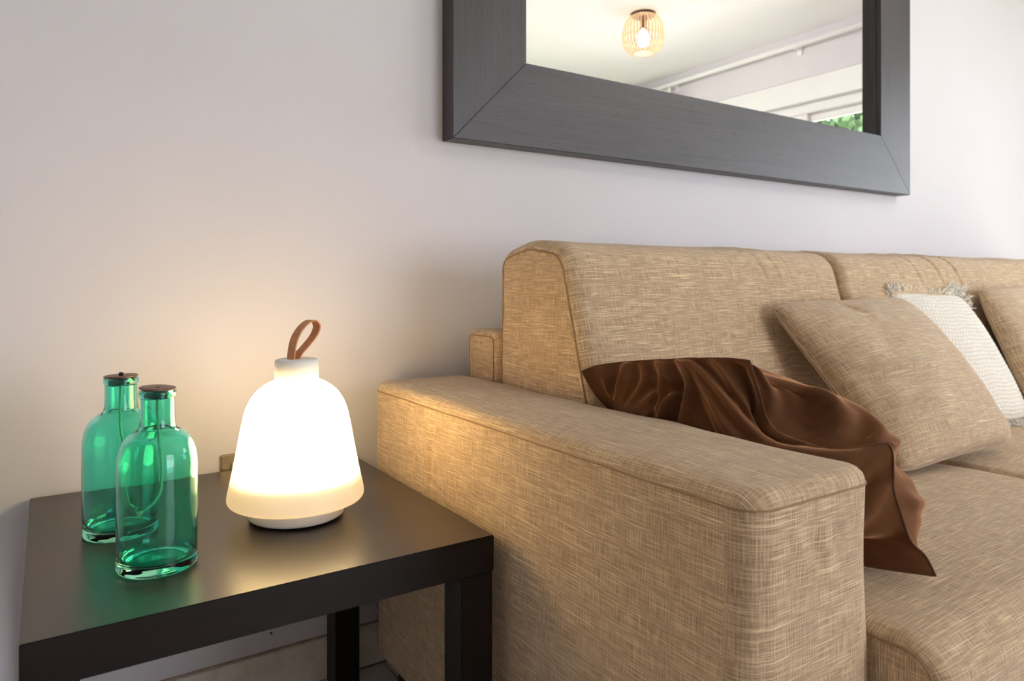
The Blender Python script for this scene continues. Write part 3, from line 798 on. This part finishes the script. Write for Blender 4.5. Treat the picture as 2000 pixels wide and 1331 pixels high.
r1, o1, P1, n1, E1 = pillow('scatter_cushion', 'beige slub cushion leaning on the back cushion behind the brown velvet one', (1.345, 0.700, 0.440), (1.80, 0.690, 0.448), (1.250, 0.922, 0.757), (1.74, 0.90, 0.764), 0.150, FABP, 5,
    folds=[(0.10, 0.50, 0.55, 0.46, 0.030, 0.006), (0.08, 0.43, 0.5, 0.36, 0.022, -0.005), (0.12, 0.30, 0.5, 0.27, 0.03, 0.005), (0.35, 0.96, 0.42, 0.84, 0.02, -0.006), (0.05, 0.6, 0.3, 0.62, 0.02, 0.003), (0.93, 0.05, 0.9, 0.3, 0.02, -0.004)])
tube('piping', E1, 0.0022, FABP, r1, 6, True)
r3, o3, P3, n3, E3 = pillow('scatter_cushion', 'beige slub cushion at the right edge, leaning beyond the white fringed one', (2.135, 0.76, 0.442), (2.56, 0.80, 0.448), (2.175, 0.925, 0.785), (2.60, 0.96, 0.79), 0.14, FABP, 9, n=48)
tube('piping', E3, 0.0022, FABP, r3, 6, True)

KNIT = plain('cream_knit_wool', lin(240, 234, 222), 0.95, noise=0.05, scale=120)
def knit(u, v):
    u = u + 0.003 * np.sin(v * 70) + 0.002 * np.sin(u * 55 + v * 31); v = v + 0.0015 * np.sin(u * 60)
    r = np.floor(v / 0.0105); ph = (r % 2) * 0.5
    return 0.0034 * (np.abs(np.sin(np.pi * (v / 0.0105))) ** 0.7 * (0.55 + 0.45 * np.cos(2 * np.pi * (u / 0.013 + ph)))) - 0.001
r2, o2, P2, n2, E2 = pillow('fringed_cushion', 'cream white knitted cushion with a curly fringe between two beige cushions', (1.84, 0.845, 0.440), (2.17, 0.80, 0.440), (1.795, 0.962, 0.777), (2.135, 0.955, 0.766), 0.12, KNIT, 15, n=230, wr=0.6, fine=knit)
# fringe: short curly yarns round the seam
V, F = [], []
cen = P2.mean((0, 1))
per = resample(np.vstack([E2, E2[:1]]), 640)[:-1]
cornr = [P2[0, 0], P2[0, -1], P2[-1, 0], P2[-1, -1]]
for i, p in enumerate(per):
    out = p - cen; out -= n2 * (out @ n2); out /= np.linalg.norm(out)
    cd = min(np.linalg.norm(p - q) for q in cornr)
    L = 0.016 + 0.022 * math.exp(-(cd / 0.05) ** 2) + random.uniform(-0.004, 0.010)
    for rep in range(4 if cd < 0.05 else 1):
        q = [p]; d = out + np.array([random.uniform(-.5, .5) for _ in range(3)])
        sdir = np.cross(out, n2); ph = random.uniform(0, 6.28)
        for k in range(1, 6):
            q.append(p + d / np.linalg.norm(d) * L * k / 5 + sdir * 0.004 * math.sin(k * 1.6 + ph) + n2 * 0.004 * math.cos(k * 1.6 + ph))
        v, f = tube_data(q, 0.0013, 4); n0 = len(V); V += list(v); F += [tuple(a + n0 for a in ff) for ff in f]
mesh_obj('fringe', V, F, KNIT, r2, kind='stuff')

# ---- crumpled brown velvet cushion: two thin-plate faces sharing one seam
def thin_plate(n, bound, cons):
    N = n * n; idx = np.arange(N).reshape(n, n)
    rows = []
    A = np.zeros((N, N)); B = np.zeros((N, 3))
    Lp = np.zeros((N, N))
    for j in range(n):
        for i in range(n):
            k = idx[j, i]
            nb = [(j + a, i + b) for a, b in ((1, 0), (-1, 0), (0, 1), (0, -1)) if 0 <= j + a < n and 0 <= i + b < n]
            if len(nb) == 4:
                for a, b in nb: Lp[k, idx[a, b]] += 1
                Lp[k, k] -= 4
    A = Lp.T @ Lp
    for (s, t, p, wt) in cons:
        fi, fj = s * (n - 1), t * (n - 1); i, j = int(min(fi, n - 2)), int(min(fj, n - 2)); a, b = fi - i, fj - j
        wv = np.zeros(N); wv[idx[j, i]] = (1 - a) * (1 - b); wv[idx[j, i + 1]] = a * (1 - b); wv[idx[j + 1, i]] = (1 - a) * b; wv[idx[j + 1, i + 1]] = a * b
        A += wt * np.outer(wv, wv); B += wt * np.outer(wv, p)
    fixed = {}
    for j in range(n):
        for i in range(n):
            if i in (0, n - 1) or j in (0, n - 1): fixed[idx[j, i]] = bound(i / (n - 1), j / (n - 1))
    fk = np.array(list(fixed)); fv = np.array(list(fixed.values()))
    free = np.setdiff1d(np.arange(N), fk)
    X = np.zeros((N, 3)); X[fk] = fv
    X[free] = np.linalg.solve(A[np.ix_(free, free)] + 1e-9 * np.eye(len(free)), B[free] - A[np.ix_(free, fk)] @ fv)
    return X.reshape(n, n, 3)
def upmat(n, m):
    M = np.zeros((m, n))
    for r in range(m):
        x_ = r / (m - 1) * (n - 1); i = int(min(x_, n - 2)); t = x_ - i
        wts = [(-t + 2 * t * t - t ** 3) / 2, (2 - 5 * t * t + 3 * t ** 3) / 2, (t + 4 * t * t - 3 * t ** 3) / 2, (-t * t + t ** 3) / 2]
        for k, wgt in zip((i - 1, i, i + 1, i + 2), wts): M[r, min(max(k, 0), n - 1)] += wgt
    return M
#BROWN_BEGIN
A_, B_ = (0.757, 0.917, 0.6535), (0.828, 0.636, 0.694)
D_, E_ = (0.937, 0.443, 0.436), (0.93, 0.82, 0.440)
TOP = [A_, (0.785, 0.905, 0.663), (0.806, 0.86, 0.672), (0.812, 0.78, 0.683), (0.816, 0.72, 0.690), (0.822, 0.67, 0.6945), B_]
FRONT = [B_, (0.826, 0.618, 0.650), (0.828, 0.600, 0.607), (0.845, 0.560, 0.588), (0.875, 0.520, 0.586), (0.912, 0.489, 0.596), (0.912, 0.482, 0.560), (0.905, 0.478, 0.540), (0.905, 0.468, 0.510), (0.915, 0.462, 0.478), (0.93, 0.452, 0.460), D_]
BOT = [E_, (0.90, 0.76, 0.438), (0.87, 0.65, 0.437), (0.885, 0.53, 0.436), D_]
BACK = [E_, (0.86, 0.85, 0.53), (0.785, 0.895, 0.60), A_]
LCONS = [(0.5, 0.85, (0.792, 0.74, 0.655), 3), (0.2, 0.8, (0.782, 0.865, 0.63), 3), (0.75, 0.8, (0.790, 0.66, 0.640), 3), (0.5, 0.6, (0.780, 0.75, 0.59), 3), (0.5, 0.3, (0.79, 0.72, 0.50), 3), (0.85, 0.3, (0.83, 0.52, 0.50), 3), (0.85, 0.55, (0.80, 0.575, 0.575), 3), (0.2, 0.4, (0.79, 0.85, 0.53), 3)]
RCONS = [(0.06, 0.94, (0.800, 0.925, 0.6655), 4), (0.5, 0.8, (0.895, 0.78, 0.660), 3), (0.75, 0.85, (0.870, 0.645, 0.672), 3), (0.88, 0.82, (0.870, 0.584, 0.663), 5), (0.93, 0.70, (0.900, 0.536, 0.619), 6), (0.965, 0.60, (0.910, 0.507, 0.604), 6), (0.5, 0.4, (0.985, 0.72, 0.53), 3), (0.8, 0.35, (1.0, 0.56, 0.53), 3), (0.94, 0.35, (0.975, 0.475, 0.535), 4), (0.95, 0.2, (0.965, 0.462, 0.49), 3), (0.2, 0.5, (0.93, 0.84, 0.56), 3), (0.3, 0.8, (0.87, 0.84, 0.645), 3)]
LF = [(0.10, 0.98, 0.16, 0.6, 0.02, 0.004), (0.22, 1.0, 0.10, 0.6, 0.022, -0.005), (0.27, 1.0, 0.16, 0.7, 0.018, 0.004), (0.42, 1.0, 0.33, 0.7, 0.018, -0.006), (0.46, 0.98, 0.40, 0.55, 0.014, 0.006), (0.40, 0.85, 0.42, 0.5, 0.012, -0.006),
      (0.56, 1.0, 0.44, 0.72, 0.020, -0.008), (0.48, 0.85, 0.47, 0.5, 0.013, 0.007), (0.52, 0.85, 0.52, 0.5, 0.012, -0.006), (0.60, 1.0, 0.56, 0.55, 0.014, 0.007), (0.60, 0.85, 0.70, 0.5, 0.014, -0.004), (0.63, 0.97, 0.78, 0.55, 0.016, 0.005), (0.66, 1.0, 0.86, 0.62, 0.016, 0.005), (0.72, 1.0, 0.90, 0.70, 0.018, -0.006), (0.80, 1.0, 0.84, 0.80, 0.014, 0.004), (0.33, 1.0, 0.27, 0.7, 0.012, -0.004), (0.93, 1.0, 0.93, 0.66, 0.024, -0.012), (0.98, 0.95, 0.98, 0.6, 0.012, 0.005),
      (0.97, 0.30, 0.7, 0.22, 0.025, 0.008), (0.96, 0.13, 0.55, 0.05, 0.028, -0.012), (0.97, 0.42, 0.85, 0.6, 0.03, 0.007), (0.98, 0.34, 0.8, 0.36, 0.02, -0.007)]
RF = [(0.99, 0.82, 0.86, 0.95, 0.014, 0.005), (0.99, 0.76, 0.84, 0.92, 0.014, -0.005), (0.99, 0.55, 0.88, 0.68, 0.016, -0.006), (0.99, 0.45, 0.86, 0.52, 0.016, 0.006), (1.0, 0.9, 0.80, 0.86, 0.02, -0.004), (0.99, 0.70, 0.82, 0.86, 0.022, -0.008), (1.0, 0.62, 0.85, 0.78, 0.016, 0.007), (0.99, 0.35, 0.85, 0.45, 0.02, -0.007), (0.99, 0.25, 0.8, 0.3, 0.02, 0.006), (0.6, 0.98, 0.7, 0.6, 0.02, 0.004)]
#BROWN_END
def edge_fn(pts):
    q = catmull(pts, 8); q = resample(q, 200)
    return lambda u: np.array([np.interp(u, np.linspace(0, 1, 200), q[:, k]) for k in range(3)])
eT, eF, eB, eK = edge_fn(TOP), edge_fn(FRONT[::-1]), edge_fn(BOT), edge_fn(BACK)
def bnd(s, t):
    if t == 1: return eT(s)
    if t == 0: return eB(s)
    if s == 1: return eF(t)
    return eK(t)
br = thing('velvet_cushion', 'crumpled brown velvet cushion slumped between the sofa arm and seat', 'cushion', (0.87, 0.7, 0.44))
nb, mb = 31, 161; M = upmat(nb, mb)
Vs, Fs = [], []
lin_ = np.linspace(0, 1, mb); SS, TT = np.meshgrid(lin_, lin_)
for sd, (cons, folds) in enumerate(((LCONS, LF), (RCONS, RF))):
    G = thin_plate(nb, bnd, [(s, t, np.array(p), wt) for s, t, p, wt in cons])
    G = np.einsum('ab,bcd->acd', M, G); G = np.einsum('ab,cbd->cad', M, G)
    du = np.gradient(G, axis=1); dv = np.gradient(G, axis=0); Nn = np.cross(du, dv); Nn /= np.linalg.norm(Nn, axis=2)[..., None] + 1e-12
    want = np.array([-1, -0.2, 0.1]) if sd == 0 else np.array([1, -0.2, 0.3])
    if (Nn.reshape(-1, 3) @ want).mean() < 0: Nn = -Nn
    d = np.zeros_like(SS)
    for (s0_, t0_, s1_, t1_, wdt, am) in folds:
        dx, dy = s1_ - s0_, t1_ - t0_; px_, py_ = SS - s0_, TT - t0_; k = np.clip((px_ * dx + py_ * dy) / (dx * dx + dy * dy), 0, 1)
        bow = 0.02 * np.sin(np.pi * k)
        dd = np.hypot(px_ - k * dx - bow, py_ - k * dy); d += 2.4 * am * np.exp(-(dd / (1.55 * wdt)) ** 2) * (0.35 + 0.65 * np.sin(np.pi * k))
    d += 0.0025 * snoise(G.reshape(-1, 3), 40, 60 + sd, 2).reshape(d.shape)
    edge = np.minimum(np.minimum(SS, 1 - SS), np.minimum(TT, 1 - TT)); d *= np.clip(edge / 0.03, 0, 1)
    G = G + Nn * d[..., None]
    off = sd * mb * mb; Vs.append(G.reshape(-1, 3))
    for j in range(mb - 1):
        for i in range(mb - 1):
            q = [j * mb + i, j * mb + i + 1, (j + 1) * mb + i + 1, (j + 1) * mb + i]
            if sd == 0: q = q[::-1]
            Fs.append(tuple(k + off for k in q))
vo = mesh_obj('cushion_cover', np.vstack(Vs), Fs, VEL, br)
import bmesh
bm = bmesh.new(); bm.from_mesh(vo.data); bmesh.ops.remove_doubles(bm, verts=bm.verts, dist=1e-5)
bmesh.ops.recalc_face_normals(bm, faces=bm.faces); bm.to_mesh(vo.data); bm.free()
loop = np.vstack([np.array([eT(u) for u in np.linspace(0, 1, 60)]), np.array([eF(1 - u) for u in np.linspace(0.01, 1, 60)]), np.array([eB(1 - u) for u in np.linspace(0.01, 1, 60)]), np.array([eK(u) for u in np.linspace(0.01, 0.99, 60)])])
tube('seam', loop, 0.0013, VELSEAM, br, 6, True)
